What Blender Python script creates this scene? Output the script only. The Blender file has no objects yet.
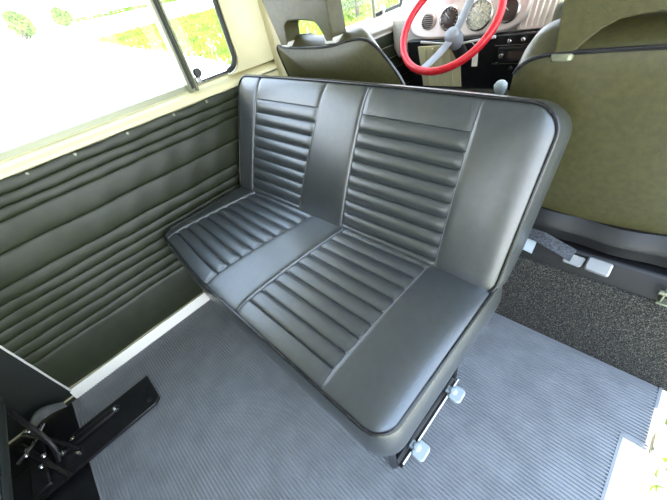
import bpy, bmesh, math, random
from mathutils import Vector, Matrix
random.seed(7)
S = bpy.context.scene
COL = S.collection
PI = math.pi

# ------------------------------------------------------------------ materials
def nt(name):
    m = bpy.data.materials.new(name); m.use_nodes = True
    n = m.node_tree; b = n.nodes['Principled BSDF']
    return m, n, b

def mat(name, col, rough=.5, metal=0., noise=None, bump=None, spec=.5, coat=0.):
    """noise=(scale, amount): colour variation; bump=(scale, strength, distance)."""
    m, n, b = nt(name)
    b.inputs['Base Color'].default_value = (*col, 1)
    b.inputs['Roughness'].default_value = rough
    b.inputs['Metallic'].default_value = metal
    b.inputs['Specular IOR Level'].default_value = spec
    b.inputs['Coat Weight'].default_value = coat
    b.inputs['Coat Roughness'].default_value = .27 if name == 'black_vinyl' else .08
    if name == 'black_vinyl': b.inputs['Coat IOR'].default_value = 1.6
    tc = n.nodes.new('ShaderNodeTexCoord')
    if noise:
        t = n.nodes.new('ShaderNodeTexNoise'); t.inputs['Scale'].default_value = noise[0]
        t.inputs['Detail'].default_value = 5
        r = n.nodes.new('ShaderNodeValToRGB')
        k = noise[1]
        r.color_ramp.elements[0].position = .35; r.color_ramp.elements[1].position = .65
        r.color_ramp.elements[0].color = (*[c * (1 - k) for c in col], 1)
        r.color_ramp.elements[1].color = (*[min(1, c * (1 + k)) for c in col], 1)
        n.links.new(tc.outputs['Object'], t.inputs['Vector'])
        n.links.new(t.outputs['Fac'], r.inputs['Fac'])
        n.links.new(r.outputs['Color'], b.inputs['Base Color'])
    if bump:
        t = n.nodes.new('ShaderNodeTexNoise'); t.inputs['Scale'].default_value = bump[0]
        t.inputs['Detail'].default_value = 3
        u = n.nodes.new('ShaderNodeBump'); u.inputs['Strength'].default_value = bump[1]
        u.inputs['Distance'].default_value = bump[2]
        n.links.new(tc.outputs['Object'], t.inputs['Vector'])
        n.links.new(t.outputs['Fac'], u.inputs['Height'])
        n.links.new(u.outputs['Normal'], b.inputs['Normal'])
    return m

def carpet_mat():
    m, n, b = nt('carpet')
    tc = n.nodes.new('ShaderNodeTexCoord')
    t = n.nodes.new('ShaderNodeTexNoise'); t.inputs['Scale'].default_value = 420; t.inputs['Detail'].default_value = 3
    r = n.nodes.new('ShaderNodeValToRGB')
    r.color_ramp.elements[0].position = .50; r.color_ramp.elements[0].color = (.006, .006, .007, 1)
    r.color_ramp.elements[1].position = .78; r.color_ramp.elements[1].color = (.22, .21, .17, 1)
    u = n.nodes.new('ShaderNodeBump'); u.inputs['Strength'].default_value = 1; u.inputs['Distance'].default_value = .004
    n.links.new(tc.outputs['Object'], t.inputs['Vector'])
    n.links.new(t.outputs['Fac'], r.inputs['Fac']); n.links.new(r.outputs['Color'], b.inputs['Base Color'])
    n.links.new(t.outputs['Fac'], u.inputs['Height']); n.links.new(u.outputs['Normal'], b.inputs['Normal'])
    b.inputs['Roughness'].default_value = .95
    return m

def glass_mat(name, tint=(1, 1, 1)):
    m, n, b = nt(name)
    n.nodes.remove(b)
    out = n.nodes['Material Output']
    tr = n.nodes.new('ShaderNodeBsdfTransparent'); tr.inputs['Color'].default_value = (*tint, 1)
    gl = n.nodes.new('ShaderNodeBsdfGlossy'); gl.inputs['Roughness'].default_value = .02
    fr = n.nodes.new('ShaderNodeLayerWeight'); fr.inputs['Blend'].default_value = .5
    pw = n.nodes.new('ShaderNodeMath'); pw.operation = 'POWER'; pw.inputs[1].default_value = 4
    ma = n.nodes.new('ShaderNodeMath'); ma.operation = 'MULTIPLY_ADD'; ma.inputs[1].default_value = .5; ma.inputs[2].default_value = .03
    n.links.new(fr.outputs['Facing'], pw.inputs[0]); n.links.new(pw.outputs[0], ma.inputs[0])
    mx = n.nodes.new('ShaderNodeMixShader')
    n.links.new(ma.outputs[0], mx.inputs['Fac']); n.links.new(tr.outputs[0], mx.inputs[1])
    n.links.new(gl.outputs[0], mx.inputs[2]); n.links.new(mx.outputs[0], out.inputs['Surface'])
    return m

M = {}
M['vinyl'] = mat('black_vinyl', (.026, .031, .034), .36, noise=(60, .12), bump=(300, .30, .0014), spec=1., coat=.6)
M['vinyl_wall'] = mat('wall_vinyl', (.018, .023, .009), .44, noise=(25, .15), bump=(380, .25, .0012))
M['vinyl_front'] = mat('front_seat_vinyl', (.056, .052, .019), .36, noise=(80, .15), bump=(260, .35, .0016), spec=.55)  # olive cast of light reflected from grass, put into the base colour
M['piping'] = mat('piping_black', (.016, .016, .017), .24, spec=.6)
M['skirt'] = mat('skirt_vinyl', (.013, .013, .014), .42, bump=(300, .2, .001))
M['vinyl_rear'] = mat('rear_bench_vinyl', (.012, .015, .012), .5, bump=(300, .2, .001))
M['thread'] = mat('thread', (.30, .31, .31), .6)
M['pipe_light'] = mat('piping_pale', (.62, .62, .57), .4)
M['cream'] = mat('cream_paint', (.70, .65, .39), .35, noise=(9, .04), coat=.2)
M['cream_white'] = mat('white_body_paint', (.82, .80, .72), .3, coat=.2)
M['headliner'] = mat('headliner', (.30, .30, .28), .8)
M['black'] = mat('black_paint', (.012, .012, .013), .28, noise=(40, .3), bump=(200, .15, .001))
M['blackmatt'] = mat('black_matt', (.014, .014, .014), .7)
M['rubber'] = mat('rubber_seal', (.02, .021, .018), .5)
M['mat'] = mat('ribbed_rubber', (.225, .232, .245), .40, noise=(14, .10), bump=(300, .1, .001))
M['chrome'] = mat('brushed_metal', (.62, .62, .62), .25, metal=1.)
M['alu'] = mat('aluminium_channel', (.24, .25, .17), .4, metal=.6)
M['whiteplastic'] = mat('pale_plastic', (.40, .46, .50), .35)
M['red'] = mat('red_wheel_cover', (.80, .015, .03), .35, noise=(50, .12), bump=(150, .2, .001), coat=.3)
M['grey'] = mat('grey_enamel', (.33, .36, .40), .3, coat=.3)
M['dashface'] = mat('dash_face', (.62, .54, .50), .3, metal=.3, noise=(20, .05))
M['dial'] = mat('dial_face', (.05, .035, .03), .25)
M['dialpale'] = mat('dial_pale', (.55, .56, .42), .3, noise=(150, .4))  # mottled colour imitates reflections on the speedometer
M['carpet'] = carpet_mat()
M['ledge'] = mat('ledge_black', (.008, .008, .009), .55, bump=(200, .3, .002))
M['belt'] = mat('belt_webbing', (.055, .058, .065), .4, noise=(160, .6))
M['buckle'] = mat('buckle_metal', (.42, .43, .45), .32, metal=.5)
M['concrete'] = mat('pale_concrete', (.80, .79, .76), .9, noise=(.6, .04))
M['grassm'] = mat('grass_blades', (.21, .31, .03), .8, noise=(1.3, .35))
M['leaf'] = mat('leaf_green', (.19, .30, .045), .7, noise=(2.2, .35))
M['bark'] = mat('bark', (.12, .09, .06), .9)
M['glass'] = glass_mat('window_glass', (.97, .98, .97))
M['clear'] = mat('smoky_plastic', (.10, .105, .105), .12, spec=.8)
M['olive'] = mat('olive_pad', (.10, .10, .06), .6)

# ------------------------------------------------------------------ helpers
def tag(o, label=None, cat=None, group=None, kind=None):
    if label: o['label'] = label
    if cat: o['category'] = cat
    if group: o['group'] = group
    if kind: o['kind'] = kind
    return o

def empty(name, loc, label, cat, group=None):
    o = bpy.data.objects.new(name, None); COL.objects.link(o); o.location = loc
    o.empty_display_size = .05
    return tag(o, label, cat, group)

class MB:
    def __init__(s): s.v = []; s.f = []
    def add(s, vs, fs):
        k = len(s.v); s.v += [tuple(p) for p in vs]; s.f += [tuple(i + k for i in f) for f in fs]; return s
    def box(s, a, b):
        x0, y0, z0 = a; x1, y1, z1 = b
        return s.add([(x0, y0, z0), (x1, y0, z0), (x1, y1, z0), (x0, y1, z0), (x0, y0, z1), (x1, y0, z1), (x1, y1, z1), (x0, y1, z1)],
                     [(0, 3, 2, 1), (4, 5, 6, 7), (0, 1, 5, 4), (1, 2, 6, 5), (2, 3, 7, 6), (3, 0, 4, 7)])
    def prism(s, poly, fn, d0, d1):
        """poly 2-D points, fn(u, v, d) -> 3-D."""
        n = len(poly)
        vs = [fn(u, v, d0) for u, v in poly] + [fn(u, v, d1) for u, v in poly]
        fs = [tuple(range(n - 1, -1, -1)), tuple(range(n, 2 * n))] + [(i, (i + 1) % n, n + (i + 1) % n, n + i) for i in range(n)]
        return s.add(vs, fs)
    def tube(s, pts, r, n=8, closed=False, up=None):
        pts = [Vector(p) for p in pts]; N = len(pts); vs = []; fs = []
        rr = r if isinstance(r, (list, tuple)) else [r] * N
        ref = None
        for i, p in enumerate(pts):
            if closed: t = pts[(i + 1) % N] - pts[i - 1]
            else: t = pts[min(i + 1, N - 1)] - pts[max(i - 1, 0)]
            if t.length < 1e-9: t = Vector((0, 0, 1))
            t.normalize()
            if ref is None:
                ref = Vector((0, 0, 1)) if abs(t.z) < .9 else Vector((1, 0, 0))
            ref = (ref - t * ref.dot(t))
            if ref.length < 1e-6: ref = t.orthogonal()
            ref.normalize(); q = t.cross(ref)
            for k in range(n):
                a = 2 * PI * k / n
                vs.append(p + (ref * math.cos(a) + q * math.sin(a)) * rr[i])
        for i in range(N if closed else N - 1):
            j = (i + 1) % N
            for k in range(n):
                l = (k + 1) % n
                fs.append((i * n + k, i * n + l, j * n + l, j * n + k))
        if not closed:
            fs.append(tuple(range(n - 1, -1, -1))); fs.append(tuple((N - 1) * n + k for k in range(n)))
        return s.add(vs, fs)
    def lathe(s, prof, org, axis, n=24):
        """prof list of (r, h) along axis from org."""
        ax = Vector(axis).normalized(); u = ax.orthogonal().normalized(); w = ax.cross(u); o = Vector(org)
        vs = []; fs = []
        for r, h in prof:
            for k in range(n):
                a = 2 * PI * k / n
                vs.append(o + ax * h + (u * math.cos(a) + w * math.sin(a)) * r)
        for i in range(len(prof) - 1):
            for k in range(n):
                l = (k + 1) % n
                fs.append((i * n + k, i * n + l, (i + 1) * n + l, (i + 1) * n + k))
        fs.append(tuple(range(n - 1, -1, -1))); fs.append(tuple((len(prof) - 1) * n + k for k in range(n)))
        return s.add(vs, fs)
    def loft(s, rings, cap=True):
        n = len(rings[0]); k = len(s.v)
        vs = [p for r in rings for p in r]; fs = []
        for i in range(len(rings) - 1):
            for j in range(n):
                l = (j + 1) % n
                fs.append((i * n + j, i * n + l, (i + 1) * n + l, (i + 1) * n + j))
        if cap:
            fs.append(tuple(range(n - 1, -1, -1))); fs.append(tuple((len(rings) - 1) * n + j for j in range(n)))
        return s.add(vs, fs)
    def build(s, name, m, parent=None, bevel=0, seg=2, smooth=True, sub=0, angle=40):
        me = bpy.data.meshes.new(name)
        org = Vector((0, 0, 0))
        if parent is None and s.v:
            xs = [p[0] for p in s.v]; ys = [p[1] for p in s.v]; zs = [p[2] for p in s.v]
            org = Vector(((min(xs) + max(xs)) / 2, (min(ys) + max(ys)) / 2, min(zs)))
        elif parent is not None:
            org = world(parent)
        me.from_pydata([tuple(Vector(p) - org) for p in s.v], [], s.f); me.validate()
        bm = bmesh.new(); bm.from_mesh(me)
        bmesh.ops.remove_doubles(bm, verts=bm.verts, dist=1e-6)
        bmesh.ops.recalc_face_normals(bm, faces=bm.faces); bm.to_mesh(me); bm.free()
        me.materials.append(m)
        o = bpy.data.objects.new(name, me); COL.objects.link(o)
        if parent is None: o.location = org
        else: o.parent = parent
        if bevel:
            b = o.modifiers.new('bevel', 'BEVEL'); b.width = bevel; b.segments = seg; b.limit_method = 'ANGLE'
            b.angle_limit = math.radians(35)
        if sub:
            q = o.modifiers.new('sub', 'SUBSURF'); q.levels = sub; q.render_levels = sub
        if smooth:
            for p in me.polygons: p.use_smooth = True
            try: me.set_sharp_from_angle(angle=math.radians(angle))
            except Exception: pass
        return o

def world(o):
    v = Vector((0, 0, 0))
    while o is not None: v += o.location; o = o.parent
    return v

def struct(name, mb, m, **k):
    o = mb.build(name, m, **k); o['kind'] = 'structure'; return o

def rrect(x0, x1, y0, y1, r, n=6):
    pts = []
    for cx, cy, a0 in ((x1 - r, y1 - r, 0), (x0 + r, y1 - r, 90), (x0 + r, y0 + r, 180), (x1 - r, y0 + r, 270)):
        for k in range(n + 1):
            a = math.radians(a0 + 90 * k / n); pts.append((cx + r * math.cos(a), cy + r * math.sin(a)))
    return pts

def chaikin(p, it=2, closed=True):
    for _ in range(it):
        q = []; n = len(p)
        for i in range(n if closed else n - 1):
            a, b = p[i], p[(i + 1) % n]
            q.append(tuple(a[k] * .75 + b[k] * .25 for k in range(len(a)))); q.append(tuple(a[k] * .25 + b[k] * .75 for k in range(len(a))))
        if not closed: q = [p[0]] + q + [p[-1]]
        p = q
    return p

# ------------------------------------------------------------------ setting: floor, walls, roof
struct('floor', MB().box((-.05, -1.3, -.06), (1.435, .84, -.004)), M['black'])
struct('trim_1', MB().box((1.437, -.5, -.06), (1.513, .79, -.004)), M['cream_white'], bevel=.008)      # painted door step
struct('trim_2', MB().prism([(0, .044), (.003, .044), (.019, .010), (.024, -.003), (0, -.003)], lambda u, v, d: (u, d, v), -.44, .76), M['cream_white'])
# cab floor
struct('floor_cab', MB().box((-.05, .84, .0), (1.62, 1.95, .05)), M['blackmatt'])

WY0, WY1, WZ0, WZ1 = -.36, .725, .815, 1.27
wl = MB()
wl.box((-.06, -1.3, -.05), (-.012, .955, .775)); wl.box((-.03, .80, .1), (.001, .955, .78))
# stepped window sill: vertical lip, then a ledge sloping outwards
wl.prism([(-.06, .77), (.001, .77), (.001, .783), (-.006, .793), (-.036, .804), (-.040, .815), (-.06, .815)], lambda u, v, d: (u, d, v), -1.3, .955)
wl.box((-.06, -1.3, WZ1), (-.004, .955, 1.45))
# pillar between window and front door, rounded window corner cut into it
r = .05
poly = [(WY1, WZ0)] 
cor = [(WY1 - r + r * math.sin(a), WZ0 + r - r * math.cos(a)) for a in [i * PI / 16 for i in range(0, 9)]]
cor2 = [(WY1 - r + r * math.cos(a), WZ1 - r + r * math.sin(a)) for a in [i * PI / 16 for i in range(0, 9)]]
poly = [(.955, WZ0 - .005)] + [(.955, WZ1 + .005), (WY1 - r, WZ1 + .005)] + list(reversed(cor2)) + list(reversed(cor)) + [(WY1 - r, WZ0 - .005)]
wl.prism(poly, lambda u, v, d: (d, u, v), -.05, -.004)
wl.box((-.06, -1.3, .81), (-.004, WY0, 1.28))
wl_o = struct('wall_left', wl, M['cream'], bevel=.004)
struct('trim_3', MB().prism([(.885, 0), (.895, .016), (.935, .024), (.957, .012), (.957, -.012), (.885, -.012)], lambda u, v, d: (v, u, d), .03, 1.44), M['cream'], bevel=.004)

# left front door of the cab
dl = MB()
dl.prism([(-.06, -.05), (-.010, -.05), (-.010, .745), (.012, .765), (.012, .79), (-.02, .822), (-.06, .826)], lambda u, v, d: (u, d, v), .965, 1.93)
dl.box((-.06, .965, 1.30), (-.01, 1.93, 1.45))
dl.box((-.055, .965, .82), (-.02, 1.01, 1.31)); dl.box((-.055, 1.875, .82), (-.02, 1.95, 1.31))
door1 = struct('door_1', dl, M['cream_white'], bevel=.004)
dp = MB()
for i in range(9):
    z1 = .735 - i * .06; z0 = z1 - .058
    dp.prism([(-.011, z0), (-.003, z0 + .002), (.004, z0 + .028), (-.003, z1 - .002), (-.011, z1)], lambda u, v, d: (u, d, v), .985, 1.90)
dp.build('door_panel', M['vinyl_wall'], door1)
MB().tube([(-.035, 1.60, .82), (-.035, 1.60, 1.31)], .011, 10).build('window_divider', M['alu'], door1)
MB().tube([(-.035, 1.865, 1.25), (-.035, 1.868, .88), (-.035, 1.84, .838), (-.035, 1.62, .832)], .009, 8).build('rubber_seal', M['rubber'], door1)
MB().lathe([(.0, 0), (.018, .004), (.02, .012), (.008, .02)], (-.03, 1.66, .85), (1, 0, 0), 16).build('quarter_window_latch', M['chrome'], door1)
MB().lathe([(.012, 0), (.012, .03), (.02, .034), (.02, .045), (.004, .05)], (-.003, 1.56, .62), (1, 0, 0), 16).build('window_crank_knob', M['black'], door1)
struct('window_3', MB().box((-.038, 1.0, .825), (-.034, 1.88, 1.31)), M['glass'])

# front: lower wall, scuttle, windscreen; right side forward door and rear quarter
struct('wall_front', MB().box((-.06, 1.93, -.05), (1.62, 1.99, .86)), M['cream_white'], bevel=.01)
struct('window_4', MB().box((0, 1.955, .87), (1.5, 1.96, 1.42)), M['glass'])
wr = MB()
wr.box((1.51, .86, -.05), (1.56, 1.93, .80)); wr.box((1.49, .86, 1.28), (1.55, 1.93, 1.45)); wr.box((1.50, .86, .8), (1.55, .95, 1.29)); wr.box((1.50, 1.86, .8), (1.55, 1.95, 1.29))
wr.box((1.51, -1.3, -.05), (1.56, -.52, .80)); wr.box((1.49, -1.3, 1.28), (1.55, -.52, 1.45)); wr.box((1.50, -.78, .8), (1.55, -.52, 1.29)); wr.box((1.50, -1.3, .8), (1.55, -1.1, 1.29))
struct('wall_right', wr, M['cream'], bevel=.006)
wb = MB()
wb.box((-.06, -1.34, -.05), (1.56, -1.3, .80)); wb.box((-.06, -1.34, 1.25), (1.56, -1.3, 1.45)); wb.box((-.06, -1.34, .8), (.50, -1.3, 1.25)); wb.box((1.06, -1.34, .8), (1.56, -1.3, 1.25))
struct('wall_back', wb, M['cream'])
struct('ceiling', MB().box((-.06, -1.34, 1.45), (1.48, 1.80, 1.48)), M['headliner'], bevel=.01)

# left middle window: two panes, aluminium channel, seal, latch
w1 = struct('window_1', MB().box((-.050, WY0, WZ0 - .004), (-.046, .505, WZ1 + .004)), M['glass'])
fr = MB()
fr.prism([(-.056, .806), (-.036, .806), (-.038, .824), (-.056, .826)], lambda u, v, d: (u, d, v), WY0, .505)
fr.build('bottom_channel', M['alu'], w1)
fr = MB()
fr.box((-.05, .497, .80), (-.012, .506, 1.28)); fr.box((-.05, .506, .80), (-.024, .524, 1.28)); fr.box((-.05, .524, .80), (-.014, .532, 1.28))
fr.build('window_divider', M['alu'], w1, bevel=.002)
MB().box((-.030, .509, .81), (-.0235, .521, 1.27)).build('divider_gasket', M['rubber'], w1)
w2 = struct('window_2', MB().box((-.040, .525, WZ0 - .002), (-.036, WY1 - .002, WZ1 + .004)), M['glass'])
path = [(WY1 - .008, WZ1 - .02)] + [(WY1 - .008 - .045 + .045 * math.cos(a), .826 + .045 - .045 * math.sin(a)) for a in [i * PI / 16 for i in range(0, 9)]]
path2 = [(.64, .8255), (.53, .8245)]
MB().tube([(-.018, y, z) for y, z in path], .0095, 10).build('rubber_seal', M['rubber'], w2)
MB().tube([(-.024, y, z) for y, z in [path[-1]] + path2], .0022, 8).build('bottom_seal', M['rubber'], w2)
MB().tube([(-.030, y + .0, z) for y, z in [(path[-1][0], .819)] + [(.53, .818)]], .007, 8).build('bottom_channel', M['chrome'], w2)
lt = MB().lathe([(.0, 0), (.012, .0), (.015, .006), (.015, .016), (.011, .022), (0.001, .023)], (-.030, .553, .852), (1, -.1, .1), 20).build('window_latch_knob', M['rubber'], w2)
lb = MB().box((-.030, .533, .818), (-.010, .556, .842)).build('window_latch_base', M['chrome'], w2, bevel=.004)

# ------------------------------------------------------------------ pleated vinyl side panel
def panel(name, y0, y1, z0, z1, seams, label, snaps):
    zs = sorted([z0] + seams + [z1]); rows = []
    for a, b in zip(zs[:-1], zs[1:]):
        L = b - a
        for t in (0, .03, .08, .16, .3, .5, .7, .84, .92, .97):
            # puffed channel that overhangs the seam below it
            h = .0070 * (math.sin(PI * min(1, t ** .8)) ** .38 if t > 0 else 0) * min(1, (L / .035) ** .4)
            if a == z0 and t < .2: h = .0075 * t / .2
            rows.append((a + L * t, h))
    rows.append((z1, .001))
    n = 70; vs = []; fs = []
    ph = [random.uniform(0, 6) for _ in range(6)]
    for j, (z, h) in enumerate(rows):
        for i in range(n + 1):
            y = y0 + (y1 - y0) * i / n
            wav = .0016 * math.sin(y * 23 + z * 11 + ph[0]) + .001 * math.sin(y * 57 - z * 35 + ph[1])
            top = max(0, (z - (z1 - .03)) / .03)
            zz = z + top * (.0022 * math.sin(y * 38) - .001 * math.sin(y * 17 + 1) + .002) + .0012 * math.sin(y * 19 + z * 60)
            vs.append((.0045 + h + wav * (.5 + .5 * (z - z0) / (z1 - z0)), y, zz))
    for j in range(len(rows) - 1):
        for i in range(n):
            k = j * (n + 1) + i; fs.append((k, k + 1, k + n + 2, k + n + 1))
    # back
    k = len(vs); vs += [(.0015, y0, z0), (.0015, y1, z0), (.0015, y1, z1), (.0015, y0, z1)]
    N = (len(rows) - 1) * (n + 1)
    fs += [(k + 3, k + 2, k + 1, k), (k, k + 1, n, 0), (k + 2, k + 3, N, N + n)]
    o = MB().add(vs, fs).build(name, M['vinyl_wall'], angle=60)
    tag(o, label, 'trim panel')
    for y in snaps:
        MB().lathe([(.0065, -.003), (.0065, .002), (.0045, .005), (.001, .006)], (.006, y, z1 - .006), (1, 0, 0), 14).build('snap_fastener', M['alu'], o)
    return o
SE = [.737, .705, .674, .593, .504, .459, .423, .386, .347, .307, .266, .228]
p1 = panel('side_panel', -.430, .792, .055, .767, SE, 'long black pleated vinyl trim panel fixed under the left side window', [-.19, -.06, .069, .231, .396, .53])
MB().tube([(.010, -.432, .045), (.012, -.432, .40), (.010, -.432, .765)], .0035, 6).build('edge_piping', M['pipe_light'], p1)
p2 = panel('rear_side_panel', -1.28, -.437, .02, .767, [.70, .62], 'plain black vinyl panel on the left wall behind the white piped edge, lower left corner', [])
p2.data.materials[0] = M['vinyl_rear']

# ------------------------------------------------------------------ ribbed mat
def ribbed_mat():
    vs = []; fs = []; pitch = .0092; y = -.458
    prof = []
    while y < .773:
        prof += [(y, .0), (y + pitch * .14, .0036), (y + pitch * .56, .0036), (y + pitch * .72, .0)]
        y += pitch
    prof.append((.786, 0)); rows = []
    for (y, h) in prof:
        x1 = 1.444 if y < .60 else 1.490
        rows.append((y, h, .022, x1))
    for y, h, xa, xb in rows:
        vs += [(xa, y, .004 + h), (xb, y, .004 + h)]
    for i in range(len(rows) - 1): fs.append((2 * i, 2 * i + 1, 2 * i + 3, 2 * i + 2))
    b = len(vs)
    vs += [(.022, -.458, -.003), (1.444, -.458, -.003), (1.444, .60, -.003), (1.490, .60, -.003), (1.490, .786, -.003), (.022, .786, -.003)]
    fs += [(b, b + 1, 1, 0)]
    N = len(rows)
    fs.append((b + 5, b + 4, 2 * N - 1, 2 * N - 2))
    o = MB().add(vs, fs)
    o.box((1.438, -.458, -.003), (1.4445, .60, .0078)); o.box((1.484, .60, -.003), (1.4905, .786, .0078)); o.box((1.4445, .597, -.003), (1.4905, .603, .0078))
    return o.build('floor_mat', M['mat'], angle=20)
tag(ribbed_mat(), 'grey rubber floor mat with fine ribs, lying under the bench seat', 'floor mat')

# ------------------------------------------------------------------ upholstery
def upholster(W, D, f0, f1, pleat_segs, ys, fn, thick, crown=.014, r=.05, amp=.006, sideamp=.006, last_flat=False):
    """f0/f1: seam x positions at y=0 / y=D (incl. 0 and W). ys: seam y positions incl. 0 and D. fn(x,y,h)->world"""
    T = [0, .012, .03, .07, .15, .27, .4, .5, .6, .73, .85, .93, .97, .988]
    cols = []
    for s in range(len(f0) - 1):
        for t in T: cols.append((s, t))
    cols.append((len(f0) - 2, 1.0))
    rows = []
    TR = [0, .05, .14, .3, .5, .7, .86, .95]
    for s in range(len(ys) - 1):
        n = TR
        if ys[s + 1] - ys[s] > .06: n = [0, .03, .08, .15, .25, .37, .5, .63, .75, .85, .92, .97]
        for t in n: rows.append((s, t))
    rows.append((len(ys) - 2, 1.0))
    vs = []; nc = len(cols); nr = len(rows)
    info = []
    for (rs, rt) in rows:
        y = ys[rs] + (ys[rs + 1] - ys[rs]) * rt; v = y / D
        dy = max(0, r - y, y - (D - r)); inset = r - math.sqrt(max(0, r * r - dy * dy))
        for (cs, ct) in cols:
            xa = f0[cs] * (1 - v) + f1[cs] * v; xb = f0[cs + 1] * (1 - v) + f1[cs + 1] * v
            if cs == 0: xa = min(inset, xb - .002)
            if cs == len(f0) - 2: xb = max(W - inset, xa + .002)
            x = xa + (xb - xa) * ct
            e = min(x - inset, W - inset - x, y, D - y); e = max(0, e)
            h = crown * (1 - math.exp(-e / .022)) + .010 * math.sin(PI * x / W) ** .5 * math.sin(PI * v) if 0 < x < W else 0
            # segment pillow
            dseam = min(x - xa if cs > 0 else 1, xb - x if cs < len(f0) - 2 else 1)
            h -= .0035 * math.exp(-(dseam / .004) ** 2)
            if cs in pleat_segs and 0 < rs < len(ys) - 1:
                lim = 1 if not last_flat else (1 if rs < len(ys) - 2 else 0)
                q = math.sin(PI * rt) ** .5 if 0 < rt < 1 else 0
                edge = min(1, dseam / .006)
                h += (amp * q - amp) * edge * lim + (-(amp * .3)) * (1 - edge)
            elif cs in pleat_segs and rs == 0 and rt > .9: 
                h -= amp * .5 * (rt - .9) * 10
            vs.append((x, y, h))
    fs = []
    for j in range(nr - 1):
        for i in range(nc - 1):
            k = j * nc + i; fs.append((k, k + 1, k + nc + 1, k + nc))
    per = [i for i in range(nc)] + [j * nc + nc - 1 for j in range(1, nr)] + [(nr - 1) * nc + i for i in range(nc - 2, -1, -1)] + [j * nc for j in range(nr - 2, 0, -1)]
    # thin out coincident perimeter points
    P = []
    for k in per:
        p = vs[k]
        P.append((p[0], p[1]))
    n = len(P); nor = []
    for i in range(n):
        j = 1
        while True:
            a = P[(i - j) % n]; b = P[(i + j) % n]; tx, ty = b[0] - a[0], b[1] - a[1]; l = math.hypot(tx, ty)
            if l > .004 or j > 8: break
            j += 1
        l = max(l, 1e-6); nor.append((ty / l, -tx / l))
    top = [fn(*vs[k]) for k in range(len(vs))]
    V = list(top); prev = per
    for (dn, out) in ((.10, .003), (.30, .007), (.55, .009), (.8, .006), (.95, 0), (1.0, -.008)):
        base = len(V); ring = []
        for i in range(n):
            th = thick(P[i][1] / D)
            V.append(fn(P[i][0] + nor[i][0] * out, P[i][1] + nor[i][1] * out, -th * dn)); ring.append(base + i)
        for i in range(n):
            j = (i + 1) % n; fs.append((prev[i], prev[j], ring[j], ring[i]))
        prev = ring
    fs.append(tuple(prev))
    body = MB().add(V, fs)
    # piping loop, resampled
    def loop(off, dep):
        pts = []
        for i in range(n):
            q = Vector(fn(P[i][0] + nor[i][0] * off, P[i][1] + nor[i][1] * off, dep))
            if not pts or (q - pts[-1]).length > .006: pts.append(q)
        if (pts[0] - pts[-1]).length < .004: pts.pop()
        return pts
    pipe = MB().tube(loop(.0015, .0015), .0036, 8, closed=True)
    # stitched seams running front to back
    st = []
    for s in range(1, len(f0) - 1):
        for sg in (0,):
            pts = []
            for k in range(0, 61):
                y = D * k / 60; v = y / D
                if y < .006 or y > D - .006: continue
                x = f0[s] * (1 - v) + f1[s] * v
                e = min(y, D - y)
                h = crown * (1 - math.exp(-e / .022)) + .010 * math.sin(PI * x / W) ** .5 * math.sin(PI * v) - .0032
                pts.append(fn(x + (-.0022 if s % 2 else .0022), y, h + .0005))
            st.append(MB().tube(pts, .00062, 5))
    return body, pipe, st

bench = empty('bench_seat', (.58, .34, 0), 'black pleated vinyl two-seat bench with piped edges standing on the ribbed mat', 'seat')
# seat cushion
CW, CD = 1.055, .455
def cf(x, y, h):
    # slight droop of the front edge
    k = min(1, x / .42); k = k * k * (3 - 2 * k)
    fr = 1 - y / CD
    return (.050 + x, .134 + y - .026 * k * fr, .418 + h + .004 * (y / CD))
ysC = [0, .042, .080, .120, .158, .197, .236, .276, .315, .354, .392, CD]
b_, p_, s_ = upholster(CW, CD, [0, .055, .412, .585, .900, CW], [0, .150, .490, .625, .905, CW], (1, 3), ysC, cf,
                       lambda v: .118, r=.045, amp=.0085, last_flat=True)
cush = b_.build('seat_cushion', M['vinyl'], bench, angle=55)
p_.build('piping', M['piping'], cush); [q.build('seam_stitching', M['thread'], cush) for q in s_]
# backrest
BL = .425
def bf(x, y, h):
    u = x / CW; t = y / BL
    tw = .028 * (1 - u) * t
    bow = .006 * math.sin(PI * u) * t + (.010 * (1 - u) - .028 * u) * t
    return (.052 + x + .016 * t * u, .492 + .355 * y - .935 * h + tw, .402 + .935 * y + .355 * h + bow)
ysB = [0, .030, .068, .106, .144, .182, .220, .258, .296, .334, .372, BL]
ysB = [0, .05, .088, .126, .164, .202, .240, .278, .316, .354 + .006, BL]
b_, p_, s_ = upholster(CW, BL, [0, .105, .395, .600, .915, CW], [0, .145, .480, .632, .915, CW], (1, 3), ysB, bf,
                       lambda v: .058 + .060 * min(1, v / .3) , r=.055, amp=.0085, last_flat=True)
back = b_.build('backrest', M['vinyl'], bench, angle=55)
p_.build('piping', M['piping'], back); [q.build('seam_stitching', M['thread'], back) for q in s_]
# legs
for X in (.10, 1.050):
    L = MB()
    L.tube(chaikin([(X, .165, .325), (X, .165, .02), (X, .175, .015), (X, .47, .015), (X, .48, .02), (X, .50, .325)], 2, False), .011, 10)
    lg = L.build('leg_frame', M['black'], bench)
    MB().box((X - .014, .175, .008), (X + .020, .47, .012)).build('floor_plate', M['black'], lg, bevel=.0015)
    MB().tube([(X + .020, .18, .032), (X + .020, .47, .032)], .0045, 8).build('clamp_rod', M['chrome'], lg)
    for Y in (.235, .425):
        k = MB()
        wing = rrect(-.023, .023, -.017, .019, .011)
        k.prism(wing, lambda u, v, d, X=X, Y=Y: (X + .038 + v, Y + u, .030 + d), 0, .012)
        k.lathe([(.011, 0), (.011, .022), (.006, .026)], (X + .028, Y, .026), (0, 0, 1), 14)
        k.box((X + .008, Y - .011, .028), (X + .030, Y + .011, .040))
        k.build('wing_knob', M['whiteplastic'], lg, bevel=.003)
cr = MB(); cr.tube([(.10, .165, .30), (1.055, .165, .30)], .010, 8); cr.tube([(.10, .50, .30), (1.055, .50, .30)], .010, 8)
cr.build('under_frame', M['black'], bench)

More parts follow.
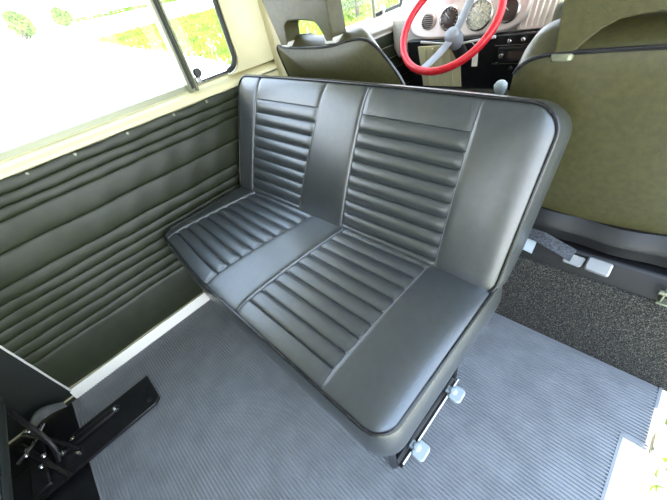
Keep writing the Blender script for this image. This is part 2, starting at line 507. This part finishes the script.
# ------------------------------------------------------------------ carpeted partition behind the front seats
pt = empty('partition', (.75, .81, 0), 'low black carpeted partition box behind the front seats', 'partition')
MB().box((.02, .787, -.003), (1.505, .838, .292)).build('carpet_face', M['carpet'], pt, bevel=.004, seg=3)
MB().prism([(.794, .25), (.794, .296), (.822, .345), (1.30, .352), (1.30, .25)], lambda u, v, d: (d, u, v), .02, 1.505).build('top_ledge', M['ledge'], pt, bevel=.006)

ct = MB(); ct.prism(rrect(.585, .655, 0.0, .030, .010), lambda u, v, d: (1.497 + d, u, v - .004), 0, .014)
ct = ct.build('door_catch', M['cream_white'], bevel=.003); tag(ct, 'small pale rounded door catch on the sunlit step at the right edge', 'catch')
MB().prism(rrect(.597, .643, .006, .024, .007), lambda u, v, d: (1.495 + d, u, v - .004), 0, .004).build('catch_recess', M['alu'], ct)

# seat belt lying on the ledge
sb = empty('seat_belt', (1.20, .80, .343), 'grey seat belt with silver buckle lying on the partition ledge', 'seat belt')
def strap(pts, w, th, side):
    vs = []; fs = []
    for p in pts:
        p = Vector(p); s = Vector(side).normalized() * w / 2; u = Vector((0, 0, th))
        vs += [p - s, p + s, p + s + u, p - s + u]
    for i in range(len(pts) - 1):
        for k in range(4):
            l = (k + 1) % 4; fs.append((4 * i + k, 4 * i + l, 4 * i + 4 + l, 4 * i + 4 + k))
    fs += [(3, 2, 1, 0), tuple(4 * (len(pts) - 1) + k for k in range(4))]
    return MB().add(vs, fs)
strap([(.98, .826, .352), (1.04, .822, .366), (1.10, .815, .364), (1.15, .808, .352), (1.195, .803, .340)], .034, .003, (.1, 1, .6)).build('webbing', M['belt'], sb)
strap([(.98, .812, .348), (1.05, .806, .345), (1.105, .803, .336)], .048, .004, (0, 1, 1.2)).build('pale_strap_end', M['whiteplastic'], sb)
MB().prism(rrect(-.022, .022, -.013, .013, .006), lambda u, v, d: (1.200 + u * .95 + v * .2, .800 + v * .7 - u * .08 - d * .6, .330 + v * .75 + d * .8), 0, .006).build('latch_plate', M['buckle'], sb, bevel=.0015)
MB().prism(rrect(-.026, .026, -.017, .017, .006), lambda u, v, d: (1.252 + u, .800 + v * .8 - u * .10 - d * .6, .330 + v * .6 + d * .8), 0, .020).build('buckle', M['buckle'], sb, bevel=.004)
hg = MB(); hg.box((1.375, .775, .300), (1.400, .797, .304)); hg.box((1.379, .780, .30), (1.383, .795, .335)); hg.tube([(1.37, .785, .328), (1.406, .785, .328)], .006, 8)
tag(hg.build('hinge_bracket', M['alu'], bevel=.001), 'small dull metal hinge bracket at the right end of the partition ledge', 'bracket')

# ------------------------------------------------------------------ front seats
def seatback(name, outline, Yf, label, full, rear_bulge=.022, thick=.12, crownz=.03, shrink=0.):
    """outline in X,Z (closed, counter-clockwise); Yf(z) rear surface."""
    xs = [p[0] for p in outline]; zs = [p[1] for p in outline]
    cx = sum(xs) / len(xs); cz = sum(zs) / len(zs)
    root = empty(name, (cx, Yf(min(zs)) + .05, .352), label, 'seat')
    out = chaikin(outline, 3)
    def ring(sx, sz, dy, up=0):
        return [(cx + (x - cx) * sx, Yf(cz + (z - cz) * sz) + dy, cz + (z - cz) * sz + up * max(0, (z - cz) / (max(zs) - cz))) for x, z in out]
    rings = []
    for s in (.05, .25, .5, .7, .84, .93, .98, 1.0):
        rings.append(ring(s, s, -rear_bulge * (1 - s ** 4)))
    for s, d, u in ((1.010, .012, .006), (1.012, .035, .020), (1.005, .065, .030), (.98, .095, .030), (.94, .118, .018), (.8, .13, 0), (.4, .135, 0), (.05, .135, 0)):
        rings.append(ring(s * (1 - shrink * d / .135) if s > .9 else s * (1 - shrink), s, d * thick / .12, u * crownz / .03))
    b = MB().loft(rings).build('backrest', M['vinyl_front'], root)
    pr_ = ring(1.003, 1.003, .000)
    if full: MB().tube(pr_, .0042, 8, closed=True).build('piping', M['piping'], b)
    else:
        for sel, nm in ((lambda q: q[2] > .775, 'top_piping'), (lambda q: q[2] < .475, 'bottom_piping')):
            pp = sorted([q for q in pr_ if sel(q)], key=lambda q: q[0])
            MB().tube(pp, .0042, 8).build(nm, M['piping'], b)
    # seat base
    x0, x1 = min(xs), max(xs)
    base = MB().box((x0 + .02, Yf(.45) + .09, .356), (x1 - .02, 1.36, .47))
    base.build('seat_base', M['vinyl_front'], root, bevel=.03, seg=4)
    return root

# passenger seat
pY = lambda z: .852 - .075 * (z - .44) / .38 if z < .82 else .777
po = [(1.00, .440), (1.08, .420), (1.20, .402), (1.32, .430), (1.44, .455), (1.462, .56), (1.466, .70), (1.462, .785), (1.43, .817), (1.33, .822), (1.22, .822), (1.10, .820), (1.015, .815), (.978, .785), (.972, .70), (.978, .56)]
pass_seat = seatback('front_passenger_seat', po, pY, 'dark vinyl front passenger seat with painted-in olive reflection, behind the bench at right, seen from its back', False, rear_bulge=.018, thick=.13, crownz=.05)
sk = MB(); rings = []
def skirt_row(z, dy, s=1.0, sag=0):
    pts = []
    for i in range(31):
        u = i / 30; x = 1.225 + (u - .5) * .50 * s
        zz = z + .0 - sag * math.sin(PI * u)
        pts.append((x, .846 + dy + .004 * math.sin(u * 19) * (1 if dy else 0) + .02 * abs(u - .5) ** 2, zz))
    return pts
rws = [skirt_row(.448, -.002, 1, .02), skirt_row(.424, -.022, 1.0, .022), skirt_row(.404, -.024, 1, .012), skirt_row(.390, -.020, 1, .004), skirt_row(.358, -.014)]
vs = [p for r_ in rws for p in r_] + [(p[0], p[1] + .03, p[2]) for r_ in rws for p in r_]; nn = 31; fs = []; off = len(rws) * nn
for j in range(len(rws) - 1):
    for i in range(nn - 1):
        k = j * nn + i; fs += [(k, k + 1, k + nn + 1, k + nn), (off + k + nn, off + k + nn + 1, off + k + 1, off + k)]
for i in range(nn - 1):
    k = (len(rws) - 1) * nn + i; fs += [(i + 1, i, off + i, off + i + 1), (k, k + 1, off + k + 1, off + k)]
sk.add(vs, fs).build('lower_skirt', M['skirt'], pass_seat)

def headrest(parent, poly, Y0, Y1, lean, zb, m=None):
    o = MB().prism(poly, lambda u, v, d: (u, d - lean * (v - zb), v), Y0, Y1)
    h = o.build('head_restraint', m or M['vinyl_front'], parent, bevel=.010, seg=3, angle=50)
    return h
def arch(xa, xb, zb, zt, wa, ztop, slope=.02):
    """inverted U outline: two posts flaring into a block."""
    out = [(xa, zb), (xa - slope * .3, zt), (xa - slope, ztop)]
    out += [(xb + slope, ztop), (xb + slope * .3, zt), (xb, zb)]
    inn = chaikin([(xb - wa, zb), (xb - wa - .004, zb + .012), (xb - wa - .045, zt - .004), (xb - wa - .09, zt + .003), ((xa + xb) / 2, zt + .006), (xa + wa + .09, zt + .003), (xa + wa + .045, zt - .004), (xa + wa + .004, zb + .012), (xa + wa, zb)], 1, False)
    return out + inn
headrest(pass_seat, arch(1.050, 1.395, .812, .868, .030, 1.13, .004), .775, .835, .06, .82)
for x in (1.065, 1.380):
    MB().prism(rrect(x - .019, x + .019, .768, .842, .01), lambda u, v, d: (u, v, d), .806, .819).build('post_socket', M['alu'], pass_seat, bevel=.003)

# driver seat
dY = lambda z: .80 + .10 * (.88 - z) / .5
do = [(.17, .47), (.36, .455), (.60, .47), (.665, .58), (.682, .70), (.668, .755), (.634, .806), (.596, .850), (.560, .868), (.50, .866), (.41, .852), (.28, .856), (.20, .862), (.146, .874), (.150, .80), (.155, .70), (.155, .58)]
drv = seatback('driver_seat', do, dY, 'black vinyl driver seat with piped back, just left of the red steering wheel', True, crownz=.022, shrink=.55, thick=.09)
dh = [(.183, .866), (.170, .93), (.155, 1.0), (.135, 1.13), (.505, 1.13), (.452, 1.0), (.448, .93), (.445, .862)] + chaikin([(.412, .862), (.408, .88), (.392, .912), (.376, .925), (.32, .932), (.262, .936), (.236, .928), (.228, .905), (.222, .866)], 1, False)
headrest(drv, dh, .80, .865, .10, .87)
for x in (.203, .428):
    MB().prism(rrect(x - .026, x + .026, .800, .868, .01), lambda u, v, d: (u, v, d), .862, .878).build('post_socket', M['pipe_light'], drv, bevel=.003)
MB().tube([(.15, .905, .40), (.155, .84, .42), (.62, .84, .42)], .012, 8).build('recliner_bar', M['black'], drv)

# ------------------------------------------------------------------ steering wheel
R, TL = .207, math.radians(45)
wc = Vector((.445, 1.49, .782)); e1 = Vector((1, 0, 0)); e2 = Vector((0, math.cos(TL), math.sin(TL))); nn_ = e1.cross(e2)  # points up and back
sw = empty('steering_wheel', wc, 'large red-rimmed steering wheel with grey spokes beyond the bench backrest', 'steering wheel')
MB().tube([wc + (e1 * math.cos(a) + e2 * math.sin(a)) * R for a in [2 * PI * k / 72 for k in range(72)]], .0155, 12, closed=True).build('rim', M['red'], sw)
hub = wc - nn_ * .075 - e2 * .01
MB().lathe([(.001, .034), (.020, .032), (.029, .024), (.034, .006), (.039, -.02), (.032, -.045), (.024, -.06)], hub, nn_, 28).build('hub', M['grey'], sw)
for a in (math.radians(72), math.radians(258)):
    d = e1 * math.cos(a) + e2 * math.sin(a); w = nn_.cross(d)
    rings = []
    for t, hw, th in ((.0, .018, .008), (.2, .018, .008), (.5, .021, .007), (.8, .019, .007), (1, .017, .007)):
        c = hub * (1 - t) + (wc + d * (R - .006)) * t + nn_ * (-.012 * math.sin(PI * t))
        rings.append([c + w * (hw * math.cos(q)) + nn_ * (th * math.sin(q)) for q in [2 * PI * k / 12 for k in range(12)]])
    MB().loft(rings).build('spoke', M['grey'], sw)
MB().tube([hub - nn_ * .03, hub - nn_ * .16], .028, 16).build('steering_column', M['blackmatt'], sw)
MB().tube([hub - nn_ * .05 - e1 * .02, hub - nn_ * .035 - e1 * .10, hub - nn_ * .02 - e1 * .17], [.005, .005, .006], 8).build('indicator_stalk', M['pipe_light'], sw)
MB().tube([hub - nn_ * .05 + e1 * .02, hub - nn_ * .035 + e1 * .10, hub - nn_ * .02 + e1 * .18], [.005, .005, .006], 8).build('wiper_stalk', M['pipe_light'], sw)
ky = MB().box((.556, 1.50, .612), (.580, 1.504, .672))
ky = ky.build('key_tag', M['cream_white'], bevel=.001); tag(ky, 'small white key tag hanging right of the steering column', 'key tag')
MB().tube([(.568, 1.502, .668), (.56, 1.51, .69), (.53, 1.53, .70)], .002, 6).build('key_ring', M['chrome'], ky)

# ------------------------------------------------------------------ dashboard
db = empty('dashboard', (.75, 1.75, .0), 'cream instrument dashboard with round gauges behind the red steering wheel', 'dashboard')
pod = MB().prism(chaikin([(.15, .70), (.13, .79), (.20, .855), (.40, .865), (.66, .865), (.71, .83), (.68, .70), (.40, .692)], 2), lambda u, v, d: (u, d + (v - .70) * .25, v), 1.65, 1.84)
pod.build('instrument_binnacle', M['dashface'], db, bevel=.012, seg=3)
top = MB().prism([(1.70, .80), (1.92, .85), (1.92, .60), (1.74, .60), (1.70, .66)], lambda u, v, d: (d, u, v), .0, 1.50)
top.build('dash_top', M['cream_white'], db, bevel=.015)
low = MB().prism([(1.66, .695), (1.72, .695), (1.76, .58), (1.74, .44), (1.70, .46), (1.67, .60)], lambda u, v, d: (d, u, v), .12, 1.48)
low.build('lower_panel', M['black'], db, bevel=.008)
def gauge(x, z, rad, m, name):
    y = 1.65 + (z - .70) * .25
    ax = Vector((0, -1, .25)).normalized()
    g = MB().lathe([(rad + .008, -.002), (rad + .008, .006), (rad + .003, .010), (rad, .006), (rad, .001), (.001, .001)], (x, y, z), ax, 36).build(name, M['chrome'], db)
    MB().lathe([(rad - .001, .0015), (rad - .004, .0035), (.001, .0035)], (x, y, z), ax, 36).build('dial_face', m, g)
    MB().tube([Vector((x, y, z)) + ax * .006, Vector((x - rad * .5, y, z + rad * .5)) + ax * .006], .0016, 6).build('needle', M['pipe_light'], g)
    if rad > .04:
        tk = MB()
        for k in range(13):
            a = math.radians(-40 + k * 260 / 12); e3 = Vector((1, 0, 0)); e4 = ax.cross(e3)
            d = e3 * math.cos(a) + e4 * math.sin(a); c = Vector((x, y, z)) + ax * .005
            tk.tube([c + d * rad * .80, c + d * rad * .94], .0012, 4)
        tk.build('tick_marks', M['dial'] if m is M['dialpale'] else M['pipe_light'], g)
gauge(.357, .772, .042, M['dial'], 'fuel_gauge'); gauge(.497, .772, .052, M['dialpale'], 'speedometer'); gauge(.618, .776, .038, M['dial'], 'clock_gauge')
vt = MB().lathe([(.038, 0), (.038, .006), (.032, .008), (.030, .002), (.001, .002)], (.247, 1.665, .772), (0, -1, .25), 28).build('air_vent', M['dashface'], db)
sl = MB()
for k in range(7):
    z = .772 - .024 + k * .008; w = math.sqrt(max(0, .029 ** 2 - (z - .772) ** 2)); sl.box((.247 - w, 1.648 + (z - .77) * .25, z - .002), (.247 + w, 1.656 + (z - .77) * .25, z + .002))
sl.build('vent_slats', M['blackmatt'], vt)
rb = MB()
for k in range(6):
    x = .672 + k * .022; rb.tube([(x, 1.672, .712), (x + .004, 1.690, .79), (x + .01, 1.72, .845)], .0035, 6)
gb = MB().prism([(.66, .70), (.80, .70), (.80, .855), (.66, .855)], lambda u, v, d: (u, d + (v - .70) * .25, v), 1.668, 1.80).build('ribbed_trim_panel', M['dashface'], db, bevel=.006)
rb.build('raised_ribs', M['cream_white'], gb)
MB().prism([(.80, .68), (1.30, .68), (1.30, .77), (1.20, .79), (.80, .79)], lambda u, v, d: (u, d + (v - .70) * .25, v), 1.60, 1.78).build('padded_shelf', M['olive'], db, bevel=.02, seg=3)
rd = MB().box((.60, 1.655, .585), (.80, 1.70, .645)).build('radio', M['black'], db, bevel=.004)
MB().box((.645, 1.652, .60), (.755, 1.656, .63)).build('radio_display', M['dial'], rd)
for x in (.62, .78):
    MB().lathe([(.011, 0), (.011, .014), (.008, .018)], (x, 1.655, .615), (0, -1, 0), 14).build('radio_knob', M['chrome'], rd)
for x, z in ((.645, .668), (.70, .670), (.755, .668), (.66, .56), (.72, .56), (.78, .56)):
    MB().lathe([(.010, 0), (.009, .014), (.006, .017)], (x, 1.663 if z > .6 else 1.675, z), (0, -1, 0), 14).build('dash_knob', M['chrome'] if z > .6 else M['black'], db)
for z in (.652, .580):
    MB().tube([(.58, 1.662, z), (.86, 1.662, z)], .0022, 6).build('trim_strip', M['chrome'], db)
# pale panel below the column
kp = MB().prism([(.20, .47), (.42, .47), (.42, .67), (.20, .67)], lambda u, v, d: (u, d - .25 * (v - .67), v), 1.640, 1.652).build('cowl_panel', M['cream'], db)
for x in (.24, .285, .33, .375):
    MB().tube([(x, 1.640, .66), (x, 1.6895, .475)], .005, 6).build('pressed_rib', M['cream'], kp)

# gear lever
gl = empty('gear_lever', (.80, 1.22, .05), 'gear lever with white knob between the front seats', 'gear lever')
MB().tube([(.80, 1.34, .05), (.80, 1.32, .25), (.80, 1.24, .52), (.802, 1.20, .60)], .006, 8).build('shaft', M['black'], gl)
MB().lathe([(.006, -.03), (.014, -.018), (.021, 0), (.021, .012), (.013, .022), (.001, .025)], (.803, 1.20, .622), (.02, -.2, 1), 20).build('knob', M['whiteplastic'], gl)
MB().lathe([(.05, 0), (.045, .02), (.02, .06), (.012, .10)], (.80, 1.34, .05), (0, 0, 1), 20).build('boot', M['rubber'], gl)

# ------------------------------------------------------------------ rear bench and its floor bracket (lower left)
rbn = empty('rear_bench', (.9, -.7, 0), 'dark vinyl rear bench cushion, its edge at the left border of the photo', 'seat')
def rcf(x, y, h): return (.22 + x, -.970 + y, .372 + h)
b_, p_, s_ = upholster(1.05, .53, [0, .12, .93, 1.05], [0, .12, .93, 1.05], (), [0, .1, .2, .3, .4, .53], rcf, lambda v: .03, r=.07)
rc = b_.build('seat_cushion', M['vinyl_rear'], rbn, angle=55); p_.build('piping', M['piping'], rc)
MB().box((.40, -.90, .0), (1.34, -.56, .27)).build('bench_box', M['blackmatt'], rbn, bevel=.01)
br = empty('floor_bracket', (.24, -.4, .006), 'flat black steel bracket plate with bolts on the mat, lower left', 'bracket')
MB().prism([(.176, -.207), (.176, -.66), (.318, -.66), (.318, -.225), (.305, -.207)], lambda u, v, d: (u, v, d), .0075, .020).build('plate', M['black'], br, bevel=.003)
MB().prism(rrect(.212, .236, -.56, -.32, .008), lambda u, v, d: (u, v, d), .020, .034).build('slide_rail', M['black'], br, bevel=.003)
MB().prism(rrect(.200, .222, -.52, -.36, .008), lambda u, v, d: (u, v, d), .020, .027).build('slide_rail', M['rubber'], br, bevel=.002)
for x, y in ((.224, -.335), (.265, -.47), (.20, -.475), (.29, -.52), (.235, -.505), (.165, -.52), (.29, -.235)):
    MB().lathe([(.0085, 0), (.0085, .006), (.005, .009), (.001, .0095)], (x, y, .030 if .21 < x < .24 else .020), (0, 0, 1), 6 if x < .28 else 12).build('bolt', M['chrome'] if x < .28 else M['black'], br)
ms = empty('seat_hinge_linkage', (.14, -.52, .0), 'tangle of black metal hinge arms under the rear bench, lower left corner', 'hinge')
MB().tube(chaikin([(.06, -.545, .16), (.13, -.525, .155), (.20, -.50, .13), (.235, -.50, .07), (.25, -.52, .03)], 2, False), .008, 8).build('bent_arm', M['black'], ms)
MB().tube([(.12, -.56, .10), (.20, -.50, .06), (.27, -.46, .03)], .006, 8).build('arm', M['black'], ms)
MB().tube([(.10, -.60, .05), (.24, -.54, .05), (.33, -.50, .03)], .008, 8).build('arm', M['black'], ms)
MB().tube([(.08, -.53, .05), (.17, -.55, .08), (.22, -.58, .10)], .006, 8).build('arm', M['chrome'], ms)
MB().box((.10, -.60, .0), (.30, -.55, .03)).build('base_block', M['black'], ms, bevel=.004)
for p in ((.13, -.54, .105), (.20, -.565, .09), (.235, -.53, .075), (.155, -.575, .065), (.25, -.55, .06)):
    MB().lathe([(.007, -.004), (.007, .003), (.003, .006)], p, (.3, .5, .8), 8).build('rivet', M['chrome'], ms)
# glossy clear strap end by the wall
vs = []; fs = []
for i in range(9):
    t = i / 8; c = Vector((.045 + .02 * t, -.462 - .115 * t, .035 + .045 * math.sin(PI * t) * .9)); w = .006 + .050 * math.sin(PI * (.12 + .8 * t))
    for k in range(7):
        u = (k / 6 - .5); vs.append(c + Vector((w * u, .2 * w * u, .018 * math.cos(u * PI))))
    for k in range(7):
        u = (k / 6 - .5); vs.append(c + Vector((w * u, .2 * w * u, .018 * math.cos(u * PI) - .003)))
for i in range(8):
    for k in range(6):
        a = i * 14 + k; fs += [(a, a + 1, a + 15, a + 14), (a + 7 + 14, a + 8 + 14, a + 8, a + 7)]
cv = MB().add(vs, fs).build('plastic_cover', M['clear']); tag(cv, 'glossy smoky plastic cover at the end of the white sill strip, lower left', 'cover')

# ------------------------------------------------------------------ outside
K = math.tan(math.radians(5))
def tz(x): return -.55 + max(0, min(30, -x) - 2) * K + max(0, -x - 30) * .041
gr = MB(); xs = [-160, -80, -40, -30, -20, -10, -5, -2, 0, 1.6, 10, 60, 120]; ysg = [-120, -40, -10, 0, 10, 40, 120]
vs = [(x, y, tz(x)) for y in ysg for x in xs]; n = len(xs)
fs = [(j * n + i, j * n + i + 1, (j + 1) * n + i + 1, (j + 1) * n + i) for j in range(len(ysg) - 1) for i in range(n - 1)]
struct('ground', gr.add(vs, fs), M['concrete'])
def inpoly(x, y, P):
    c = False; j = len(P) - 1
    for i in range(len(P)):
        if (P[i][1] > y) != (P[j][1] > y) and x < (P[j][0] - P[i][0]) * (y - P[i][1]) / (P[j][1] - P[i][1]) + P[i][0]: c = not c
        j = i
    return c
def blades(poly, n, h, w, z_fn):
    bx = [p[0] for p in poly]; by = [p[1] for p in poly]; mb = MB(); k = 0; vs = []; fs = []
    while k < n:
        x = random.uniform(min(bx), max(bx)); y = random.uniform(min(by), max(by))
        if not inpoly(x, y, poly): continue
        edge = 1
        z = z_fn(x); a = random.uniform(0, 2 * PI); hh = h * random.uniform(.5, 1.2); ww = w * random.uniform(.6, 1.3)
        dx, dy = math.cos(a) * ww, math.sin(a) * ww; lx, ly = random.uniform(-.6, .6) * hh, random.uniform(-.6, .6) * hh
        b = len(vs); vs += [(x - dx, y - dy, z), (x + dx, y + dy, z), (x + lx + dx * .3, y + ly + dy * .3, z + hh), (x + lx - dx * .3, y + ly - dy * .3, z + hh)]
        fs.append((b, b + 1, b + 2, b + 3)); k += 1
    return MB().add(vs, fs)
G1 = [(-21, 5.2), (-22, 8.7), (-22, 13), (-22, 30), (-7, 24), (-6, 12), (-6.6, 6.5), (-6.9, 4.6), (-9.0, 4.9), (-12, 4.9), (-15, 4.9)]
g = blades(G1, 42000, .16, .035, tz).build('meadow_grass', M['grassm'], smooth=False); tag(g, 'bright yellow-green grass field seen through the left side window', 'grass', kind='stuff')
G2 = [(1.60, -3), (1.60, 4), (6, 6), (6, -5)]
g = blades(G2, 60000, .05, .007, tz).build('verge_grass', M['grassm'], smooth=False); tag(g, 'green grass on the ground outside the open door, lower right edge', 'grass', kind='stuff')

def tree(pos, hh, rad, label, n=2600, leaf=.22, name='tree'):
    t = empty(name, pos, label, 'tree' if name == 'tree' else 'shrub', None)
    p = Vector(pos)
    MB().tube([p - Vector((0, 0, .3)), p + Vector((.05, 0, hh * .35)), p + Vector((0, .05, hh * .75))], [rad * .10, rad * .07, rad * .03], 8).build('trunk', M['bark'], t)
    vs = []; fs = []
    lobes = [(Vector((random.uniform(-.5, .5) * rad, random.uniform(-.5, .5) * rad, hh * random.uniform(.45, .85))), rad * random.uniform(.4, .62)) for _ in range(9)]
    for _ in range(n):
        c, r_ = random.choice(lobes); d = Vector((random.gauss(0, 1), random.gauss(0, 1), random.gauss(0, 1))).normalized() * r_ * random.uniform(.6, 1.05)
        q = p + c + d; a = Vector((random.gauss(0, 1), random.gauss(0, 1), random.gauss(0, 1))).normalized() * leaf; b = a.orthogonal().normalized() * leaf * .5
        k = len(vs); vs += [q - a, q + b, q + a, q - b]; fs.append((k, k + 1, k + 2, k + 3))
    MB().add(vs, fs).build('crown', M['leaf'], t, smooth=False)
    return t
tree((-50, 5.9, tz(-50) - .1), 2.3, 1.5, 'bushy green tree on the far ground at the top left corner of the window')
tree((-50, 10.0, tz(-50) - .1), 2.0, 1.0, 'smaller green tree right of the bushy one beyond the pale ground')
hd = MB(); vs = []; fs = []
for _ in range(1500):
    t = random.random() ** .9; q = Vector((-62, 13.5 + 17 * t, tz(-62) + .55 + .45 * random.random()))
    a = Vector((random.gauss(0, 1), random.gauss(0, 1), random.gauss(0, 1))).normalized() * .14; b = a.orthogonal().normalized() * .1
    k = len(vs); vs += [q - a, q + b, q + a, q - b]; fs.append((k, k + 1, k + 2, k + 3))
hd = hd.add(vs, fs).build('distant_hedge', M['leaf'], smooth=False); tag(hd, 'thin far hedge line along the horizon seen through the side window', 'hedge')
tree((-7.5, 10.0, tz(-7.5) - .1), 1.5, .85, 'leafy shrub seen through the front door window behind the driver seat', leaf=.06, n=4200, name='shrub')

# ------------------------------------------------------------------ light
w = bpy.data.worlds.new('sky'); S.world = w; w.use_nodes = True
n = w.node_tree; bg = n.nodes['Background']
tc = n.nodes.new('ShaderNodeTexCoord'); sx = n.nodes.new('ShaderNodeSeparateXYZ'); rp = n.nodes.new('ShaderNodeValToRGB')
rp.color_ramp.elements[0].position = 0; rp.color_ramp.elements[0].color = (.94, .97, 1, 1)
rp.color_ramp.elements[1].position = .8; rp.color_ramp.elements[1].color = (.50, .70, 1, 1)
n.links.new(tc.outputs['Generated'], sx.inputs[0]); n.links.new(sx.outputs['Z'], rp.inputs['Fac']); n.links.new(rp.outputs['Color'], bg.inputs['Color'])
bg.inputs['Strength'].default_value = 3.6
sd = bpy.data.lights.new('sun', 'SUN'); sd.energy = 11.0; sd.angle = math.radians(.6); sd.color = (1, .96, .88)
so = bpy.data.objects.new('sun', sd); COL.objects.link(so)
so.rotation_euler = Vector((-.005, .25, 1)).to_track_quat('Z', 'Y').to_euler()

# ------------------------------------------------------------------ camera
ax_ = Vector((358, 175, -312)).normalized(); bx_ = Vector((461, -385, 312)); bx_ = (bx_ - ax_ * bx_.dot(ax_)).normalized(); cx_ = ax_.cross(bx_)
right = Vector((ax_[0], bx_[0], cx_[0])); down = Vector((ax_[1], bx_[1], cx_[1])); fwd = Vector((ax_[2], bx_[2], cx_[2]))
cd = bpy.data.cameras.new('camera'); cd.sensor_width = 36; cd.lens = 312 * 36 / 667; cd.clip_start = .01; cd.clip_end = 500
co = bpy.data.objects.new('camera', cd); COL.objects.link(co)
m = Matrix.Identity(4)
for i in range(3):
    m[i][0] = right[i]; m[i][1] = -down[i]; m[i][2] = -fwd[i]
m[0][3], m[1][3], m[2][3] = 1.25, 0, 1.0
co.matrix_world = m
S.camera = co
S.view_settings.view_transform = 'Standard'; S.view_settings.look = 'None'; S.view_settings.gamma = 1
S.view_settings.use_curve_mapping = False
S.view_settings.exposure = 0.9
